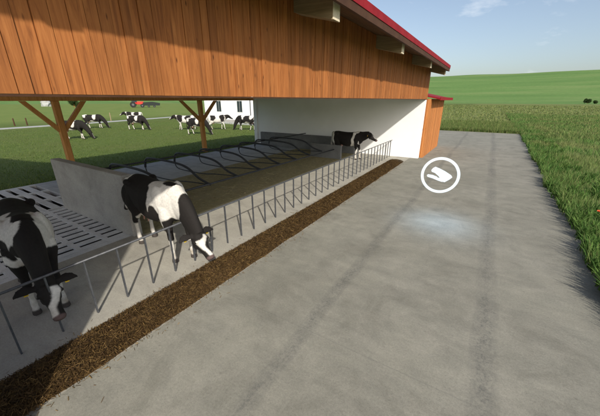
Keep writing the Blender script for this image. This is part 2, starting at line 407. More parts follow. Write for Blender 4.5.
def tbar(q, x0, x1, y0, y1, ix=0, iy=0, z=-.001):
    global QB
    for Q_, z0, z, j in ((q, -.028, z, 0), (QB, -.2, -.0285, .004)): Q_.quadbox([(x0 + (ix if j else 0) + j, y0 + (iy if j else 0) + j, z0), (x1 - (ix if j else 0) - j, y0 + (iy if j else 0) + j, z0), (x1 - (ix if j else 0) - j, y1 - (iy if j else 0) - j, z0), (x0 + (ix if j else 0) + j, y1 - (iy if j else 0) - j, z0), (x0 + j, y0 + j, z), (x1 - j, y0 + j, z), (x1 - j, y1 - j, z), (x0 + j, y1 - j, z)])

NBs = 1100
yy = RNG.uniform(-1, 14.5, NBs); sd_ = RNG.uniform(0, 1, NBs) < .5; off = RNG.exponential(.07, NBs)
xx = np.where(sd_, -3.12 + off, -3.76 - off); p = np.stack([xx, yy, np.full(NBs, .008)], 1)
tag(strands('spilled_feed', M['straw'], p, .05, .004, pal(NBs, [(.16, .1, .03), (.10, .055, .018), (.24, .16, .06)], .3), .04), 'scattered stalks spilled beside the feed strip', 'feed stalks')
# slatted floor: bars with long slots over the pit
def slats(name):
    q = MB()
    x0, x1, y0, y1 = -9.6, -6.12, -.1, 3.0   # slots along y
    py, L_, px_, w_ = .52, .43, .27, .125
    y = y0; 
    while y < y1 - .01:
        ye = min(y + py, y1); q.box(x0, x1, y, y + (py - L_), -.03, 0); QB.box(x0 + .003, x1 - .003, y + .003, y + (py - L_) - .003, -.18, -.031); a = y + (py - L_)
        x = x0
        q.box(x0, x0 + .06, a, ye, -.22, -.001)
        x = x0 + .06
        while x < x1 - .16:
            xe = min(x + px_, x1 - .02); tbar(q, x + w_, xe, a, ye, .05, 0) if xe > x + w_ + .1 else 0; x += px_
        q.box(x1 - .16, x1, a, ye, -.22, -.0015)
        y += py
    # far band: slots along x
    x0, x1, y0, y1 = -13.04, -9.6, -.1, 3.4
    x = x0
    while x < x1 - .05:
        xe = min(x + 1.14, x1); q.box(x, x + .14, y0, y1, -.22, 0)
        y = y0
        while y < y1 - .05:
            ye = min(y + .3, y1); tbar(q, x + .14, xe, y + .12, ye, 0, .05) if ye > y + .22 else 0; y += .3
        x += 1.14
    QB.build('slat_beams', M['pit'], kind='structure')  # lower beams near black like slurry, painting in the shade inside the slots
    return q.build(name, M['slat'], kind='structure')
slats('slatted_floor')
sheet('kerb_strip', -9.6, -6.12, 3.0, 3.01, -.6, -.002, M['slat'])
# ------------------------------------------------------------------ barn
XF = -2.74
barn = empty('dairy_barn', (-8, 8, 0), label='open timber clad cattle barn with red roof edge and white end wall', cat='barn')
def bp(q, name, m, parent=barn, **k):
    o = q.build(name, m, **k)
    if parent: o.parent = parent; o.matrix_parent_inverse = Matrix.Translation(-Vector(parent.location))
    return o
def planks(q, along, a0, a1, z0f, z1f, base, thick, wmin=.075, wmax=.13):
    """boards along axis ('x' or 'y') standing vertical; records a per-face value"""
    vals = []; a = a0
    while a < a1 - .02:
        w = random.uniform(wmin, wmax); e = min(a + w, a1); g_ = .0025
        t_ = thick + random.choice((0, .006, .011)); z0 = z0f(a); z1 = z1f(a); z1b = z1f(e)
        if along == 'y': q.box(base, base + t_, a + g_, e - g_, z0, min(z1, z1b))
        else: q.box(a + g_, e - g_, base - t_, base, z0, min(z1, z1b))
        vals.append(random.random()); a = e
    return vals
def setplank(o, vals):
    me = o.data; ca = me.color_attributes.new('plank', 'FLOAT_COLOR', 'POINT')
    arr = np.ones((len(me.vertices), 4), np.float32)
    for i, v_ in enumerate(vals): arr[i * 8:i * 8 + 8, :3] = v_
    ca.data.foreach_set('color', arr.ravel())
q = MB(); vals = planks(q, 'y', -3.4, 15.76, lambda a: 2.79, lambda a: 4.23, XF - .03, .03)
o = bp(q, 'cladding', M['clad']); setplank(o, vals)
q = MB(); q.box(XF - .16, XF - .035, -3.4, 15.70, 2.80, 4.18); q.box(XF - .05, XF + .012, -3.4, 15.77, 2.772, 2.787)
bp(q, 'sill_beam', M['darktrim'])
# roofs (front slope .22)
def roofpoly(pts, th=.07): return pts + [(x, z - th) for x, z in reversed(pts)]
def zr(x): return 4.17 + .22 * (-1.95 - x)
main = [(-1.975, zr(-1.975)), (-7.2, zr(-7.2)), (-13.9, 2.92)]
q = MB(); q.prism(roofpoly(main, .05), 'y', .0, 15.66); roof = bp(q, 'roof', M['redroof'])
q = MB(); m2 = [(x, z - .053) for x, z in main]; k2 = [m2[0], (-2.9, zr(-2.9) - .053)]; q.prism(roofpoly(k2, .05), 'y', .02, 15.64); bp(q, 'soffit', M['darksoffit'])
q = MB(); q.prism(roofpoly([(-2.903, zr(-2.903) - .053)] + m2[1:], .05), 'y', .02, 15.64); bp(q, 'ceiling', M['soffit'])
near = [(-1.975, zr(-1.975)), (-9.2, zr(-9.2)), (-12.4, 4.97), (-17.2, 4.12)]
q = MB(); q.prism(roofpoly(near, .1), 'y', -3.6, -.003); bp(q, 'roof', M['redroof'], label='higher roof section of the neighbouring barn bay')
# eave trim: red board with dark brown lower board
q = MB(); q.box(-1.973, -1.94, -3.6, 15.68, 4.06, 4.185); bp(q, 'eave_trim', M['redroof'])
q = MB(); q.box(-2.0, -1.952, -3.6, 15.665, 3.945, 4.058); bp(q, 'eave_board', M['darktrim'])
q = MB(); q.prism([(-2.002, 3.95), (-2.002, 4.11), (-2.9, zr(-2.9) - .06), (-2.9, zr(-2.9) - .22)], 'y', 15.645, 15.675); bp(q, 'verge_board', M['darktrim'])
# rafters poking out through the cladding
for y in (.6, 4.3, 8.0, 11.9, 15.5):
    q = MB(); a, c = -3.2, -2.1
    q.prism([(a, zr(a) - .106), (c, zr(c) - .106), (c, zr(c) - .413), (a, zr(a) - .37)], 'y', y - .11, y + .11)
    r_ = bp(q, 'rafter', M['rafter'])
    q = MB(); q.prism([(-2.099, zr(c) - .112), (-2.09, zr(c) - .112), (-2.09, zr(c) - .407), (-2.099, zr(c) - .407)], 'y', y - .105, y + .105)
    e_ = q.build('rafter_end', M['endgrain']); e_.parent = r_
# end wall
q = MB(); q.prism([(XF - .012, 0), (XF - .012, 2.764), (XF - .17, 2.79), (XF - .17, 4.18), (-7.2, zr(-7.2) - .12), (-13.0, 3.1), (-13.0, 0)], 'y', 15.5, 15.75)
bp(q, 'end_wall', M['white'])
q = MB(); q.box(-13.25, -13.003, 15.42, 15.8, 0, 2.98); bp(q, 'pilaster', M['white'])
q = MB(); q.box(XF - .2, XF - .005, -3.4, -.0, 0, 2.76); bp(q, 'front_wall', M['white'])
for y in (-3.3, -.4):
    q = MB(); q.box(-16.9, -16.7, y, y + .2, 0, 4.05); bp(q, 'post', M['post'])
# posts with Y braces
BX = -13.3
for y, (ya, yb) in ((4.75, (3.85, 5.65)), (11.17, (10.02, 12.25)), (-.1, (-.9, .8))):
    q = MB(); q.box(BX - .1, BX + .1, y - .1, y + .1, 0, 2.72); o = bp(q, 'post', M['post'], bevel=.012)
    for s_, ye in ((-1, ya), (1, yb)):
        q = MB(); z0 = 1.75
        q.prism([(y + s_ * .1, z0 - .12), (y + s_ * .1, z0 + .1), (ye - s_ * .07, 2.715), (ye + s_ * .09, 2.715)], 'x', BX - .065, BX + .065)
        b_ = q.build('brace', M['post']); b_.parent = o
q = MB(); q.box(BX - .1, BX + .1, -.3, 16, 2.72, 2.93); bp(q, 'beam', M['post'])
# shed annex behind the wall
shed = empty('lean_to_shed', (-3.4, 18.3, 0), label='narrow orange plank lean-to with a small red roof behind the white wall', cat='shed')
XS = -2.6
q = MB(); vals = planks(q, 'y', 15.80, 20.6, lambda a: 0, lambda a: 2.80, XS - .03, .03, .1, .16)
n1 = len(vals); vals += planks(q, 'x', XS - .8, XS - .03, lambda a: 0, lambda a: 2.80, 15.84, .03, .11, .2)
o = bp(q, 'wall', M['shedclad'], shed); setplank(o, vals)
q = MB(); q.box(-5.4, XS - .04, 15.85, 20.6, 0, 2.8); bp(q, 'wall_core', M['soffit'], shed)
q = MB(); q.prism(roofpoly([(-2.2, 2.84), (-5.6, 3.55)], .07), 'y', 15.99, 20.9); bp(q, 'roof', M['redroof'], shed)
q = MB(); q.box(-2.205, -2.17, 15.99, 20.92, 2.74, 2.88); bp(q, 'eave_trim', M['redroof'], shed)
# concrete walls
q = MB(); q.box(-9.35, -6.0, 2.90, 3.10, 0, 1.34)
q.build('divider_wall', M['wallc'], bevel=.012, label='waist high grey concrete wall behind the middle cow', cat='concrete wall')
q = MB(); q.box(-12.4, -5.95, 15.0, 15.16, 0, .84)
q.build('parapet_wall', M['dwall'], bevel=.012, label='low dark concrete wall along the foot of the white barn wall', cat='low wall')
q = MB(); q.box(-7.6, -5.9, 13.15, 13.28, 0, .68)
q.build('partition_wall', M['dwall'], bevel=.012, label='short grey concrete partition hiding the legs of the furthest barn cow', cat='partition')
# ------------------------------------------------------------------ feed fence
fence = empty('feed_fence', (-4.1, 8, 0), label='grey steel feeding fence with upright bars along the feed strip', cat='fence')
q = MB(); q.tube([(-4.1, -3, .8), (-4.1, 6, .82), (-4.1, 15.48, .82)], .016, 10); bp(q, 'top_rail', M['steel'], fence, smooth=True)
y = -2.8; i = 0
while y < 15.45:
    q = MB(); jx = random.uniform(-.012, .012); w_ = .008
    q.box(-4.1 - .017, -4.1 + .017, y - w_, y + w_, -.01, .80)
    bp(q, 'upright_bar', M['steel'], fence)
    y += .41
# ------------------------------------------------------------------ cubicle dividers
cub = empty('cubicle_railing', (-7.4, 9, 0), label='row of curved dark tube cubicle dividers over the beds', cat='cubicle railing')
q = MB(); q.tube([(-6.55, 3.12, .5), (-6.4, 9, .48), (-6.27, 13.14, .47)], .03, 8); bp(q, 'lower_rail', M['darksteel'], cub, smooth=True)
q = MB(); q.tube([(-9.0, 3.12, .93), (-9.0, 14.99, .93)], .026, 8); bp(q, 'upper_rail', M['darksteel'], cub, smooth=True)
def bez(P, n=24):
    out = []
    for i in range(len(P) - 1):
        p0 = Vector(P[max(i - 1, 0)]); p1 = Vector(P[i]); p2 = Vector(P[i + 1]); p3 = Vector(P[min(i + 2, len(P) - 1)])
        for k in range(n // (len(P) - 1)):
            t_ = k / (n // (len(P) - 1))
            out.append(.5 * ((2 * p1) + (p2 - p0) * t_ + (2 * p0 - 5 * p1 + 4 * p2 - p3) * t_ ** 2 + (3 * p1 - p0 - 3 * p2 + p3) * t_ ** 3))
    out.append(Vector(P[-1])); return out
y = 4.35
while y < 12.9:
    q = MB(); q.tube(bez([(-9.6, y, .62), (-9.5, y, .88), (-9.15, y, .96), (-8.0, y, .95), (-7.4, y, .86), (-6.95, y, .62), (-6.62, y, .52), (-6.45, y, .485)], 42), .036, 8)
    dv = bp(q, 'divider', M['darksteel'], cub, smooth=True)
    q = MB(); q.tube(bez([(-9.6, y, .62), (-9.5, y, .42), (-9.1, y, .36), (-8.1, y, .36), (-7.5, y, .42), (-6.45, y, .48)], 30), .018, 8)
    lw = q.build('lower_tube', M['darksteel'], smooth=True); lw.parent = dv
    y += 1.13
# ------------------------------------------------------------------ cows
def ring_torso(x, zc, hw, up, dn, n=28):
    r = []
    for k in range(n):
        a = 2 * math.pi * k / n; c, s_ = math.cos(a), math.sin(a)
        e = .86
        yy = hw * math.copysign(abs(c) ** e, c); zz = math.copysign(abs(s_) ** e, s_) * (up if s_ > 0 else dn)
        if s_ > 0: yy *= 1 - .38 * (s_ ** 3)
        r.append((x, yy, zc + zz))
    return r
def head_frame(poll, muzzle, side):   # side yaw handled through points
    f = (Vector(muzzle) - Vector(poll)).normalized(); s_ = Vector((0, 1, 0)); s_ = (s_ - f * s_.dot(f)).normalized()
    return f, s_, f.cross(s_) * -1
def cow_mesh(name, poll, muzzle, neck_mid, legs, tail, paint, voxel=.0115):
    q = MB()
    T = [(-.83, 1.17, .07, .08, .10), (-.79, 1.15, .17, .17, .19), (-.68, 1.13, .235, .23, .28), (-.52, 1.10, .275, .27, .33), (-.36, 1.08, .285, .275, .36),
         (-.18, 1.04, .31, .30, .385), (.0, 1.02, .33, .315, .40), (.18, 1.02, .33, .32, .39), (.34, 1.04, .30, .32, .37), (.48, 1.07, .255, .325, .36), (.62, 1.08, .21, .30, .34),
         (.72, 1.07, .165, .25, .28), (.80, 1.05, .11, .17, .18)]
    q.rings([ring_torso(*r) for r in T])
    # hook and pin bones, shoulder blades
    for s_ in (-1, 1):
        q.ball((-.50, s_ * .235, 1.27), (.10, .06, .06)); q.ball((-.77, s_ * .11, 1.24), (.07, .05, .06))
        q.ball((.42, s_ * .19, 1.12), (.15, .09, .24)); q.ball((-.62, s_ * .20, .98), (.18, .11, .24)); q.ball((.56, s_ * .15, .92), (.12, .09, .16))
    # neck
    nb_ = Vector((.58, 0, 1.13)); P = bez([nb_, neck_mid[0], neck_mid[1], Vector(poll)], 15)
    rd = []
    for i in range(len(P)):
        t_ = i / (len(P) - 1); rd.append((.185 * (1 - t_) + .095 * t_ - .022 * math.sin(math.pi * t_), .29 * (1 - t_) ** 1.2 + .145 * (1 - (1 - t_) ** 1.2)))
    # oriented tube: first radius across (y), second in plane
    base = []
    for i, p_ in enumerate(P):
        tt = (P[min(i + 1, len(P) - 1)] - P[max(i - 1, 0)]).normalized(); sd = Vector((0, 1, 0)); sd = (sd - tt * sd.dot(tt)).normalized(); u = tt.cross(sd)
        base.append([p_ + sd * (rd[i][0] * math.cos(a)) + u * (rd[i][1] * math.sin(a)) for a in [2 * math.pi * k / 20 for k in range(20)]])
    q.rings(base)
    # head
    f, sd, u = head_frame(poll, muzzle, 0)
    L_ = (Vector(muzzle) - Vector(poll)).length
    if u.z < 0 and abs(f.z) < .7: u = -u
    if abs(f.z) >= .7 and u.x < 0: u = -u          # forehead side looks forward when the head hangs
    H = [(-.16, .055, .06, .0), (-.08, .095, .10, .0), (.05, .108, .125, -.02), (.20, .115, .125, -.03), (.34, .10, .118, -.035), (.5, .076, .098, -.035), (.68, .062, .078, -.025),
         (.84, .064, .066, -.012), (.95, .07, .062, -.005), (1.02, .058, .05, .0), (1.05, .03, .028, .0)]
    hr = []
    for t_, hw, hh, off in H:
        c_ = Vector(poll) + f * (L_ * t_) + u * off
        hr.append([c_ + sd * (hw * math.copysign(abs(math.cos(a)) ** .85, math.cos(a))) + u * (hh * math.copysign(abs(math.sin(a)) ** .85, math.sin(a))) for a in [2 * math.pi * k / 20 for k in range(20)]])
    q.rings(hr)
    for s_ in (-1, 1):      # brow, cheek, ear
        c_ = Vector(poll) + f * L_ * .24 + sd * s_ * .092 + u * .035; q.ball(c_, (.04, .036, .04))
        c_ = Vector(poll) + f * L_ * .3 + sd * s_ * .065 - u * .09; q.ball(c_, (.07, .04, .07))
        e0 = Vector(poll) + sd * s_ * .075 + f * .01 + u * .01
        back = (-f * .25 + u * .0)
        ep = [e0, e0 + sd * s_ * .06 + back * .1, e0 + sd * s_ * .13 + back * .16 - u * .01, e0 + sd * s_ * .20 + back * .12 - u * .025, e0 + sd * s_ * .245 - u * .035]
        er = []
        for i, (w_, th) in enumerate(((.028, .022), (.048, .019), (.062, .016), (.045, .014), (.012, .011))):
            er.append([ep[i] + f * (w_ * math.cos(a)) + u * (th * math.sin(a)) for a in [2 * math.pi * k / 14 for k in range(14)]])
        q.rings(er)
        # nostril bulge
        q.ball(Vector(poll) + f * L_ * .97 + sd * s_ * .032 + u * .022, (.026, .026, .026))
    q.ball(Vector(poll) - f * .0 + u * .03, (.07, .07, .06))
    # legs: list of (side, front?, knee shift x, foot shift x)
    for s_, fr, dx in legs:
        if fr:
            q.tube([(.54, s_ * .15, 1.0), (.55, s_ * .165, .84), (.53, s_ * .16, .70), (.55 + dx * .5, s_ * .15, .56), (.56 + dx * .7, s_ * .15, .43), (.555 + dx * .8, s_ * .15, .38), (.55 + dx * .9, s_ * .15, .24),
                    (.55 + dx, s_ * .15, .14), (.565 + dx, s_ * .15, .10), (.58 + dx, s_ * .15, .055), (.59 + dx, s_ * .15, 0)],
                   [(.12, .10), (.11, .12), (.08, .10), (.05, .058), (.052, .056), (.043, .046), (.03, .034), (.040, .042), (.035, .038), (.05, .055), (.056, .064)], 14)
        else:
            q.tube([(-.52, s_ * .17, 1.05), (-.52, s_ * .19, .90), (-.50, s_ * .19, .76), (-.56 + dx * .3, s_ * .17, .64), (-.65 + dx * .6, s_ * .16, .54), (-.69 + dx * .7, s_ * .155, .47), (-.665 + dx * .8, s_ * .155, .38), (-.645 + dx * .9, s_ * .155, .24),
                    (-.64 + dx, s_ * .155, .14), (-.62 + dx, s_ * .155, .10), (-.60 + dx, s_ * .155, .055), (-.59 + dx, s_ * .155, 0)],
                   [(.12, .24), (.12, .23), (.10, .19), (.065, .115), (.045, .075), (.044, .062), (.036, .046), (.033, .04), (.042, .046), (.036, .04), (.05, .055), (.056, .064)], 14)
    # udder
    q.ball((-.42, 0, .70), (.19, .14, .15))
    for sx_ in (-.08, .08):
        for s_ in (-1, 1): q.tube([(-.42 + sx_, s_ * .06, .63), (-.42 + sx_, s_ * .065, .50)], [.022, .014], 8)
    # tail
    tp = bez([(-.78, 0, 1.30), (-.88, 0, 1.25)] + tail, 24); nT = len(tp)
    q.tube(tp, [.034 - .016 * i / nT if i < nT * .68 else .02 + .030 * math.sin(math.pi * min(1, (i - nT * .68) / (nT * .34))) for i in range(nT)], 8)
    me = q.mesh(name + '_raw'); o = bpy.data.objects.new(name + '_raw', me); C.objects.link(o)
    md = o.modifiers.new('r', 'REMESH'); md.mode = 'VOXEL'; md.voxel_size = voxel; md.use_smooth_shade = True
    ms = o.modifiers.new('s', 'SMOOTH'); ms.factor = .5; ms.iterations = 5
    dg = bpy.context.evaluated_depsgraph_get(); dg.update(); out = bpy.data.meshes.new_from_object(o.evaluated_get(dg)); bpy.data.objects.remove(o)
    out.name = name
    nv = len(out.vertices); co = np.empty(nv * 3); out.vertices.foreach_get('co', co); co = co.reshape(-1, 3)
    col = np.empty((nv, 4), np.float32)
    WH, BK, PK = (.62, .60, .56), (.016, .014, .013), (.42, .24, .2)
    P0, Fv, Lh = Vector(poll), f, L_
    for i in range(nv):
        p_ = Vector(co[i]); nn = mnoise.noise_vector(p_ * 3.1 + Vector((paint['seed'], 0, 0))) * .15 + mnoise.noise_vector(p_ * 9 + Vector((paint['seed'], 3, 0))) * .03
        w_ = p_ + nn; c_ = None
        hd = (p_ - P0).dot(Fv) / Lh; rad_ = ((p_ - P0) - Fv * ((p_ - P0).dot(Fv))).length
        white = paint['base']
        for kind_, (cx, cy, cz), (rx, ry, rz) in paint['b']:
            if ((w_.x - cx) / rx) ** 2 + ((w_.y - cy) / ry) ** 2 + ((w_.z - cz) / rz) ** 2 < 1: white = kind_
        if p_.z < .42 and p_.x < 1.0: white = 1 if paint.get('legs', 1) else white
        # head: black with white blaze
        if hd > -.12 and rad_ < .2 and (p_.x > .85):
            lat = abs((w_ - P0).dot(sd)); front = (p_ - P0).dot(u)
            white = 1 if (lat < paint.get('blaze', .03) + .03 * max(0, hd - .5) and front > .0 and hd > .12) else 0
            ear = abs((p_ - P0).dot(sd)) > .12
            if ear: white = 0
            if hd > .93 and not ear: c_ = (.11, .075, .07)
        if c_ is None: c_ = WH if white else BK
        if p_.z < .075: c_ = (.06, .05, .045)
        elif abs(p_.x + .42) < .2 and abs(p_.y) < .15 and p_.z < .70 and p_.z > .45 and (abs(p_.y) < .11): c_ = PK
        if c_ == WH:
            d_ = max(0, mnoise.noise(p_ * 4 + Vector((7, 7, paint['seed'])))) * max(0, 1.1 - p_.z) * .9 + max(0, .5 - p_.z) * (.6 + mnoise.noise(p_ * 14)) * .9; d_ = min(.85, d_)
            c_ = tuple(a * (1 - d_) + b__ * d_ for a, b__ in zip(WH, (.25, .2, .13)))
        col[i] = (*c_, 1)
    ev = np.empty(len(out.edges) * 2, np.int64); out.edges.foreach_get('vertices', ev); ev = ev.reshape(-1, 2)
    for _ in range(1):
        ac = col.copy(); ct = np.ones(nv)
        np.add.at(ac, ev[:, 0], col[ev[:, 1]]); np.add.at(ac, ev[:, 1], col[ev[:, 0]]); np.add.at(ct, ev.ravel(), 1)
        col = (ac / ct[:, None]).astype(np.float32)
    for a_ in list(out.color_attributes): out.color_attributes.remove(a_)
    ca = out.color_attributes.new('Col', 'FLOAT_COLOR', 'POINT'); ca.data.foreach_set('color', col.ravel())
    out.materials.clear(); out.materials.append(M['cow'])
    em = []
    for s_ in (-1, 1):
        c__ = Vector(poll) + f * L_ * .26 + sd * s_ * .112 + u * .03
        e_ = MB(); e_.ball((0, 0, 0), (.022, .022, .022)); em.append((e_.mesh('eye', M['eye'], True), c__))
    tg = []
    for s_ in (-1, 1):
        c__ = Vector(poll) + sd * s_ * .20 - u * .045
        e_ = MB(); e_.prism([(-.022, -.03), (.022, -.03), (.022, .02), (-.022, .02)], 'x', -.004, .004); tg.append((e_.mesh('ear_tag', M['tagy']), c__))
    return out, em, tg
def cow(md, loc, rz, label, group=None, sc=1.0, eyes=True):
    me, em, tg = md
    r_ = quick('cow', me, label=label, cat='cow', group=group); r_.location = loc; r_.rotation_euler = (0, 0, rz); r_.scale = (sc,) * 3
    if eyes:
        for m_, c_ in em: e = quick('eye', m_, r_); e.location = c_
        for m_, c_ in tg: e = quick('ear_tag', m_, r_); e.location = c_
    return r_
LG = [(-1, 1, .0), (1, 1, .10), (-1, 0, .0), (1, 0, -.10)]
LW = [(-1, 1, .16), (1, 1, -.12), (-1, 0, -.12), (1, 0, .16)]
grz = dict(poll=(1.12, 0, .62), muzzle=(1.42, 0, .30), neck_mid=(Vector((.82, 0, 1.0)), Vector((1.0, 0, .80))))
std = dict(poll=(1.16, 0, 1.28), muzzle=(1.54, 0, 1.00), neck_mid=(Vector((.80, 0, 1.17)), Vector((1.0, 0, 1.24))))
grz0 = dict(poll=(1.18, 0, .42), muzzle=(1.38, 0, .05), neck_mid=(Vector((.82, 0, .98)), Vector((1.03, 0, .70))))
c1 = cow_mesh('cow_near', legs=LG, tail=[(-.93, .02, 1.0), (-.95, .04, .75), (-.92, .05, .5)], **grz,
   paint=dict(seed=1.0, base=0, blaze=.045, b=[(1, (.42, 0, 1.10), (.36, .8, .36)), (0, (.30, .02, 1.45), (.50, .12, .30)), (0, (.62, -.26, 1.0), (.13, .12, .13)), (0, (.10, -.42, .74), (.26, .3, .2)), (0, (.15, .42, .74), (.3, .3, .2)), (0, (.60, .13, .72), (.2, .13, .22)), (0, (1.06, 0, .85), (.27, .3, .42)), (1, (.80, -.14, .78), (.09, .1, .13))]))
c2 = cow_mesh('cow_middle', legs=LG, tail=[(-.95, -.03, 1.05), (-1.0, -.09, .82), (-1.06, -.13, .60)], **grz,
   paint=dict(seed=5.2, base=0, blaze=.035, b=[(1, (-.86, -.05, 1.02), (.19, .5, .5)), (1, (.50, 0, 1.13), (.40, .6, .62)), (0, (.33, -.24, .86), (.15, .25, .19)), (0, (.55, 0, 1.45), (.17, .12, .16)), (1, (-.45, 0, .66), (.24, .2, .1)), (0, (.62, 0, .62), (.22, .4, .26)), (0, (1.10, 0, .68), (.26, .4, .40))]))
c3 = cow_mesh('cow_far', legs=LG, tail=[(-.93, .02, 1.0), (-.95, .04, .75), (-.92, .05, .5)], **std,
   paint=dict(seed=9.1, base=1, blaze=.006, b=[(0, (-.18, 0, 1.1), (.52, .7, .8)), (0, (.55, 0, .85), (.16, .4, .45)), (0, (.95, 0, 1.2), (.40, .5, .5)), (0, (-.78, 0, 1.4), (.2, .3, .1))]))
c4 = cow_mesh('cow_pasture', legs=LW, tail=[(-.93, .02, 1.0), (-.95, .04, .75), (-.92, .05, .5)], **grz0, voxel=.022,
   paint=dict(seed=13.4, base=0, blaze=.03, b=[(1, (-.65, 0, 1.3), (.22, .6, .3)), (1, (.25, 0, 1.25), (.2, .6, .35)), (1, (-.1, 0, .7), (.5, .3, .16))]))
c5 = cow_mesh('cow_walking', legs=LW, tail=[(-.93, .02, 1.0), (-.95, .04, .75), (-.92, .05, .5)], **std, voxel=.022,
   paint=dict(seed=21.4, base=1, blaze=.03, b=[(0, (-.3, 0, 1.2), (.28, .7, .4)), (0, (.5, 0, 1.15), (.25, .7, .4)), (0, (1.1, 0, 1.2), (.35, .5, .35))]))
cow(c1, (-5.33, 1.09, 0), R(-9), 'black and white cow at the left edge bending down, white blaze on its face')
cow(c2, (-4.95, 2.93, 0), R(-5), 'black and white cow with white shoulders feeding through the fence beside the concrete wall', sc=1.04)
cow(c3, (-5.80, 13.68, 0), R(-2), 'black and white cow standing with head raised before the white end wall', sc=.96)
G = 'cows grazing on the pasture behind the barn'
for md_, (x, y), rz, lb in (
    (c4, (-26.0, 9.9), 40, 'grazing cow close to the left timber post, standing in front of another cow'),
    (c4, (-34.6, 15.2), 48, 'grazing cow further back, right of the left timber post'),
    (c5, (-37.5, 21.2), -125, 'cow with raised head looking left below the red machine'),
    (c4, (-29.2, 16.6), 25, 'grazing cow in front of the cow below the red machine'),
    (c5, (-25.0, 19.1), 215, 'cow standing left of the right timber post'),
    (c4, (-20.8, 16.9), 20, 'grazing cow partly hidden by the right timber post'),
    (c5, (-22.6, 20.8), 50, 'cow with raised head right of the right timber post'),
    (c4, (-19.9, 22.0), 200, 'grazing cow facing left beside the white end wall')):
    cow(md_, (x, y, 0.0), R(rz), lb, G, eyes=False)
# ------------------------------------------------------------------ marker
mk = empty('floating_marker', (-.745, 7.2, 1.145), label='white glowing ring marker with a scoop pictogram hovering above the yard', cat='marker sign')
nrm = (Vector((0, 0, 2.75)) - Vector(mk.location)).normalized(); mk.rotation_euler = nrm.to_track_quat('Z', 'Y').to_euler()
q = MB(); rs = []
ro, ri = .405, .345
for k in range(64):
    a = 2 * math.pi * k / 64; rs.append([(r_ * math.cos(a), r_ * math.sin(a), z) for r_, z in ((ro, -.012), (ro, .012), (ri, .012), (ri, -.012))])
for r_ in rs: q.v += r_
for k in range(64):
    for j in range(4): a, b_ = k * 4 + j, k * 4 + (j + 1) % 4; c_, d_ = ((k + 1) % 64) * 4 + (j + 1) % 4, ((k + 1) % 64) * 4 + j; q.f.append((a, b_, c_, d_))
q.build('ring', M['glow'], mk)
def icon(pts): return [((x - 275) * .00315, (243 - y) * .00315) for x, y in pts]
q = MB(); q.prism(icon([(212, 212), (222, 196), (236, 186), (262, 194), (304, 212), (346, 236), (356, 250), (340, 268), (312, 290), (290, 287), (262, 272), (262, 262), (276, 262), (262, 248), (240, 232), (216, 224)]), 'z', -.01, .01)
q.prism(icon([(187, 252), (196, 244), (226, 246), (258, 256), (266, 268), (298, 290), (268, 284), (232, 272), (194, 264)]), 'z', -.0105, .0105)
q.build('pictogram', M['glow'], mk)
sp = bpy.data.lights.new('marker_lamp', 'SPOT'); sp.energy = 48; sp.color = (.42, .66, 1); sp.spot_size = R(118); sp.spot_blend = 1; sp.shadow_soft_size = .05
sp_ = bpy.data.objects.new('marker_lamp', sp); C.objects.link(sp_); sp_.location = (-.6, 7.2, 1.1)
# ------------------------------------------------------------------ house, road, machine, posts, bushes
house = empty('farmhouse', (-29, 33, 0), label='white farmhouse with dark windows beyond the pasture', cat='house')
q = MB(); q.box(-33.6, -22.5, 29, 37, 0, 5.4); q.prism([(-33.6, 5.4), (-22.5, 5.4), (-28.05, 5.4)], 'y', 29, 37) if 0 else None
bp(q, 'wall', M['white'], house)
q = MB(); q.prism([(28.5, 5.3), (33, 8.4), (37.5, 5.3), (37.5, 5.15), (28.5, 5.15)], 'x', -34.1, -22.0); rf = bp(q, 'roof', M['tile'], house)
q = MB(); q.box(-26.2, -25.6, 32.2, 32.8, 7.6, 9); ch = q.build('chimney', M['tile']); ch.parent = rf
for x in (-31.3, -27.6, -24.2):
    for z in (1.25, 3.6):
        q = MB(); q.box(x, x + .95, 28.97, 29.03, z, z + 1.45); w_ = bp(q, 'window', M['frame'], house)
        q = MB(); q.box(x + .07, x + .455, 28.955, 28.99, z + .07, z + 1.38); q.box(x + .495, x + .88, 28.955, 28.99, z + .07, z + 1.38)
        g_ = q.build('pane', M['glass']); g_.parent = w_
q = MB(); q.tube([(-25.3, 28.9, 0), (-25.3, 28.9, 5.1)], .05, 8); bp(q, 'downpipe', M['steel'], house)
q = MB(); q.box(-33.6, -22.5, 28.94, 28.99, 0, .35); bp(q, 'plinth', M['wallc'], house)
sheet('forecourt', -33.5, -22, 26.8, 28.93, -.3, .012, M['gravel'])
q = MB(); pth = [(-37.2, -30), (-39.5, -10), (-41.3, 5), (-42, 10), (-43.4, 20), (-46.5, 33), (-50, 45), (-56, 62), (-66, 90)]
rd_ = bez([(a, b_, 0) for a, b_ in pth], 48)
for i, p_ in enumerate(rd_):
    d_ = (rd_[min(i + 1, len(rd_) - 1)] - rd_[max(i - 1, 0)]).normalized(); s_ = Vector((-d_.y, d_.x, 0)) * .85
    q.v += [tuple(p_ + s_ + Vector((0, 0, .02))), tuple(p_ - s_ + Vector((0, 0, .02))), tuple(p_ - s_ + Vector((0, 0, -.2))), tuple(p_ + s_ + Vector((0, 0, -.2)))]
for i in range(len(rd_) - 1):
    a = i * 4
    for j in range(4): q.f.append((a + j, a + (j + 1) % 4, a + 4 + (j + 1) % 4, a + 4 + j))
q.build('track', M['gravel'], kind='structure')
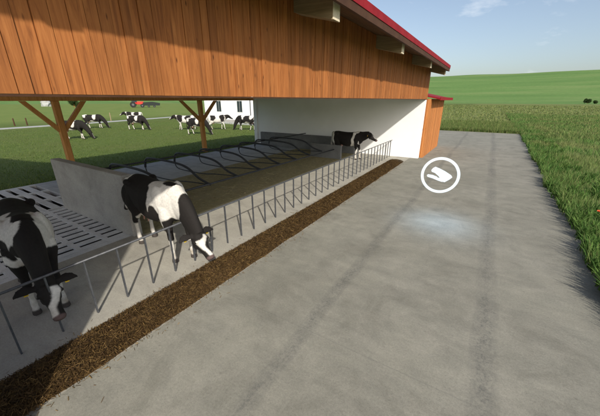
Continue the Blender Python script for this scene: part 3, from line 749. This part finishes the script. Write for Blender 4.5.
# tractor + wagon far away
def wheel(parent, x, y, r_, w_, name='wheel'):
    q = MB(); q.tube([(x, y - w_ / 2, r_), (x, y + w_ / 2, r_)], r_, 20); o = q.build(name, M['black'], parent)
    q = MB(); q.tube([(x, y - w_ / 2 - .02, r_), (x, y + w_ / 2 + .02, r_)], r_ * .4, 14); q.build('rim', M['steel'], o)
tr = empty('tractor', (-118, 68, 0), R(58), label='red tractor far away on the field behind the track', cat='tractor'); tr.scale = (1.25,) * 3
q = MB(); q.box(.3, 2.4, -.45, .45, .9, 1.75); q.box(-1.2, .4, -.8, .8, 1.0, 1.5); q.build('body', M['red'], tr, bevel=.08)
q = MB(); q.box(-.9, .5, -.7, .7, 1.5, 2.5); q.build('cab', M['glass'], tr, bevel=.05)
q = MB(); q.box(-1.0, .6, -.78, .78, 2.5, 2.66); q.build('cab_roof', M['red'], tr, bevel=.05)
for s_ in (-1, 1): wheel(tr, -.6, s_ * .95, .85, .5); wheel(tr, 1.9, s_ * .8, .55, .35)
dk = empty('dark_trailer', (-118 + 5.6 * math.cos(R(58)), 68 + 5.6 * math.sin(R(58)), 0), R(58), label='dark low implement trailer standing right of the red tractor', cat='trailer')
q = MB(); q.prism([(-3, .7), (3, .7), (3.2, 1.6), (.5, 2.1), (-3, 1.9)], 'y', -1.1, 1.1); q.build('body', M['dkgreen'], dk)
for x in (-1, 1):
    for s_ in (-1, 1): wheel(dk, x, s_ * .9, .42, .3)
# pasture posts
for i, (x, y, lb) in enumerate(((-45.6, 11.9, 'short wooden fence post beside the far track, left of a twin post'), (-45.2, 12.9, 'short wooden fence post beside the far track, right of a twin post'), (-44.5, 21.8, 'pale fence post beside the track between two groups of cows'))):
    q = MB(); q.tube([(0, 0, -.1), (.02, 0, .4), (0, .01, .8 if i < 2 else 1.1)], [.07, .065, .06], 8); q.tube([(0, .01, .79 if i < 2 else 1.09), (0, .01, .84 if i < 2 else 1.14)], [.06, .03], 8)
    q.build('fence_post', M['darktrim'] if i < 2 else M['rafter'], loc=(x, y, 0), label=lb, cat='fence post', group='fence posts beside the far track')
def blades(name, pts, h, w, cols, lean, label=None, cat=None, m=None, seg=3):
    n = len(pts); a = RNG.uniform(0, 2 * np.pi, n); ba = RNG.uniform(0, 2 * np.pi, n)
    ln = lean * RNG.uniform(.2, 1.4, n); D = np.stack([np.cos(ba) * ln, np.sin(ba) * ln, np.zeros(n)], 1) * h[:, None]
    s_ = np.stack([np.cos(a), np.sin(a), np.zeros(n)], 1) * w[:, None] * .5
    V = []; prof = (1, .85, .5)
    for i, t_ in enumerate((0, .4, .75)):
        c_ = pts + D * t_ ** 2 + np.array([0, 0, 1.]) * (h * t_)[:, None]
        V += [c_ - s_ * prof[i], c_ + s_ * prof[i]]
    V.append(pts + D * 1.05 + np.array([0, 0, 1.]) * h[:, None])
    P = np.stack(V, 1).reshape(-1, 3); b_ = np.arange(n)[:, None] * 7
    F = np.concatenate([b_ + np.array(f_)[None] for f_ in ((0, 1, 3), (0, 3, 2), (2, 3, 5), (2, 5, 4), (4, 5, 6))], 0)
    cc = np.repeat(cols, 7, 0)
    o = rawmesh(name, P, 3, m or M['grass'], cc, 'stuff', F); tag(o, label, cat); return o
# tall meadow grass: density falls with distance, clumped
def clump(p, s_=1.0):
    return np.array([mnoise.noise((x * s_, y * s_, 4.)) for x, y in p[:, :2]])
NB = 150000
x = 1.9 + 34 * RNG.uniform(0, 1, NB) ** 2.1; y = 1 + 75 * RNG.uniform(0, 1, NB) ** 1.7
ex = np.array([road_edge(t_) for t_ in np.minimum(y, 33)])
k = x > ex + RNG.normal(0, .045, NB); p = np.stack([x, y, np.zeros(NB)], 1)[k]; cl = clump(p, 1.3); cl2 = clump(p, .35)
k = RNG.uniform(0, 1, len(p)) < .72 + cl * 1.1; p, cl, cl2 = p[k], cl[k], cl2[k]
d = np.hypot(p[:, 0], p[:, 1]); near_edge = np.exp(-(p[:, 0] - 2.1) / .8)
h = (.21 + .14 * cl + .12 * near_edge) * np.clip((p[:, 1] - 2.5) / 4, .35, 1) * RNG.uniform(.6, 1.3, len(p)); w = .008 * (1 + d * .09)
cols = pal(len(p), [(.085, .18, .04), (.11, .21, .048), (.14, .24, .062), (.19, .235, .08), (.06, .14, .03)], .25) * (1 + .35 * cl[:, None])
yel = np.clip(cl2 * 1.6 + .28 - near_edge * .5, 0, 1)[:, None]; cols = cols * (1 - yel * .7) + np.array([.23, .235, .09]) * yel * .7
blades('meadow_grass', p, h, w, cols, .45, 'tall green and yellow meadow grass growing along the right side of the road', 'grass')
# broad leaved weeds in the verge
NP = 620
y = 5.2 + 38 * RNG.uniform(0, 1, NP) ** 1.9; x = np.array([road_edge(t_) for t_ in np.minimum(y, 33)]) + .04 + 1.6 * RNG.uniform(0, 1, NP) ** 2.2
c_ = np.stack([x, y, np.zeros(NP)], 1); c_ = np.repeat(c_, 26, 0); n_ = len(c_)
sz = np.repeat(RNG.uniform(.5, 1.25, NP), 26); c_[:, :2] += RNG.normal(0, .035, (n_, 2)) * sz[:, None]
blades('verge_weeds', c_, .27 * sz * RNG.uniform(.45, 1.1, n_), .034 * sz, np.repeat(pal(NP, [(.07, .15, .03), (.10, .19, .04), (.13, .22, .05)], .2), 26, 0) * RNG.uniform(.75, 1.2, (n_, 1)), .75, 'broad leaved weeds crowding the edge of the concrete', 'weeds')
# verge behind the yard
NB = 26000
x = RNG.uniform(-14, 2.7, NB); y = 31.95 + 14 * RNG.uniform(0, 1, NB) ** 1.8; p = np.stack([x, y, np.zeros(NB)], 1); cl = clump(p, 1.0)
h = (.34 + .18 * cl) * RNG.uniform(.6, 1.3, NB); blades('verge_grass', p, h, np.full(NB, .03), pal(NB, [(.10, .17, .04), (.15, .2, .055), (.2, .22, .08)], .3), .4, 'tall grass along the far end of the concrete yard', 'grass')
# far meadow tufts
NB = 30000
a = RNG.uniform(R(-8), R(48), NB); r_ = 30 + 170 * RNG.uniform(0, 1, NB) ** 1.6; p = np.stack([r_ * np.sin(a), r_ * np.cos(a), np.zeros(NB)], 1)
p = p[(p[:, 1] > 34) | (p[:, 0] > 4)]
n_ = len(p); d = np.hypot(p[:, 0], p[:, 1]); cl = clump(p, .15)
blades('distant_grass', p, (.22 + .1 * cl) * RNG.uniform(.6, 1.3, n_), .006 * d * .35, pal(n_, [(.14, .19, .055), (.18, .22, .07), (.22, .235, .09)], .25), .5, 'distant meadow grass stretching towards the green hill', 'grass')
# short pasture grass
NB = 60000
x = -13.1 - 26 * RNG.uniform(0, 1, NB) ** 1.5; y = RNG.uniform(0, 28, NB); p = np.stack([x, y, np.zeros(NB)], 1); cl = clump(p, .8)
blades('pasture_grass', p, (.05 + .03 * cl) * RNG.uniform(.6, 1.4, NB), np.full(NB, .022), pal(NB, [(.09, .14, .03), (.115, .17, .04), (.15, .19, .055)], .25), .6, 'short cropped grass of the cow pasture', 'grass')
# poppies
def poppy(x, y, h_, label):
    r_ = empty('poppy', (x, y, 0), random.uniform(0, 6), label=label, cat='flower', group='red poppies at the road edge')
    q = MB(); q.tube([(0, 0, 0), (.02, .01, h_ * .5), (.01, 0, h_)], .004, 6); q.build('stem', M['dkstem'], r_)
    for k in range(4):
        a = k * math.pi / 2; q = MB(); n = 5; 
        rows = []
        for i in range(4):
            t_ = i / 3; rr_ = .012 + .045 * t_; hw = .012 + .034 * math.sin(t_ * 2.4)
            rows.append([Vector((.01 + rr_ * math.cos(a) - hw * s_ * math.sin(a), rr_ * math.sin(a) + hw * s_ * math.cos(a), h_ + .03 * t_ ** 2 + .006 * abs(s_))) for s_ in (-1, -.5, 0, .5, 1)])
        b0 = len(q.v)
        for rw in rows: q.v += [tuple(v_) for v_ in rw]
        for i in range(3):
            for j in range(4): c_ = b0 + i * 5 + j; q.f.append((c_, c_ + 1, c_ + 6, c_ + 5))
        q.build('petal', M['poppy'], r_, smooth=True)
M['dkstem'] = mat('flower stem', (.05, .1, .02)); M['poppy'] = mat('poppy petal', (.65, .09, .03), .6)
for x, y, h_, lb in ((2.42, 8.55, .44, 'orange red poppy closest to the concrete, lowest of the three'), (2.55, 8.7, .50, 'orange red poppy in the middle of the three at the grass edge'), (2.68, 8.5, .46, 'orange red poppy of the three furthest into the grass')):
    poppy(x, y, h_, lb)
# bushes
def bush(x, y, z, w, h_, label, dark=1.0, trunk=True):
    r_ = empty('bush', (x, y, z), label=label, cat='bush', group='dark bushes out in the fields')
    n = 2600; u = RNG.normal(0, 1, (n, 3)); u /= np.linalg.norm(u, axis=1)[:, None]
    lob = np.array([(RNG.uniform(-.5, .5), RNG.uniform(-.5, .5), RNG.uniform(.3, .75), RNG.uniform(.25, .45)) for _ in range(9)])
    L_ = lob[RNG.integers(0, 9, n)]; pp = L_[:, :3] + u * L_[:, 3:4] * (RNG.uniform(.5, 1, n) ** .4)[:, None]
    pp[:, 2] = np.clip(pp[:, 2], .05, None); pts = pp * np.array([w, w, h_]); sz = w * .055
    a1 = RNG.normal(0, 1, (n, 3)) * sz; a2 = RNG.normal(0, 1, (n, 3)) * sz
    P = np.stack([pts - a1, pts + a2, pts + a1], 1).reshape(-1, 3)
    o = rawmesh('foliage', P, 3, M['leaf'], np.repeat(pal(n, [(.02, .045, .012), (.035, .065, .016), (.05, .08, .02)], .3) * dark, 3, 0), 'thing'); del o['kind']; o.parent = r_
    q = MB(); q.tube([(0, 0, -.3), (.05 * w, 0, h_ * .3), (0, .04 * w, h_ * .6)], [.05 * w, .035 * w, .015 * w], 7); q.build('trunk', M['post'], r_)
bush(56, 296, .2, 2.6, 3.2, 'left one of two dark bushes at the foot of the green hill')
bush(60.5, 296, .2, 1.9, 2.5, 'right one of two dark bushes at the foot of the green hill', 1.1)
bush(-176, 38, 0, 3.0, 4.2, 'dark round bush at the far left beyond the track')
bush(-178, 62, 0, 3.2, 4.6, 'dark bush behind the brace of the left timber post', .9)
bush(-150, 60, 0, 2.4, 3.2, 'small dark bush on the field right of the left timber post', 1.1)
q = MB(); q.ball((0, 0, .8), (2.6, 1.8, 2.6), 14, 8)
for i, v_ in enumerate(q.v):
    nn = mnoise.noise_vector(Vector(v_) * .8) * .7; q.v[i] = tuple(Vector(v_) + nn)
q.build('boulder', M['gravel'], loc=(-172, 58, 0), label='pale grey boulder among the far bushes', cat='boulder')
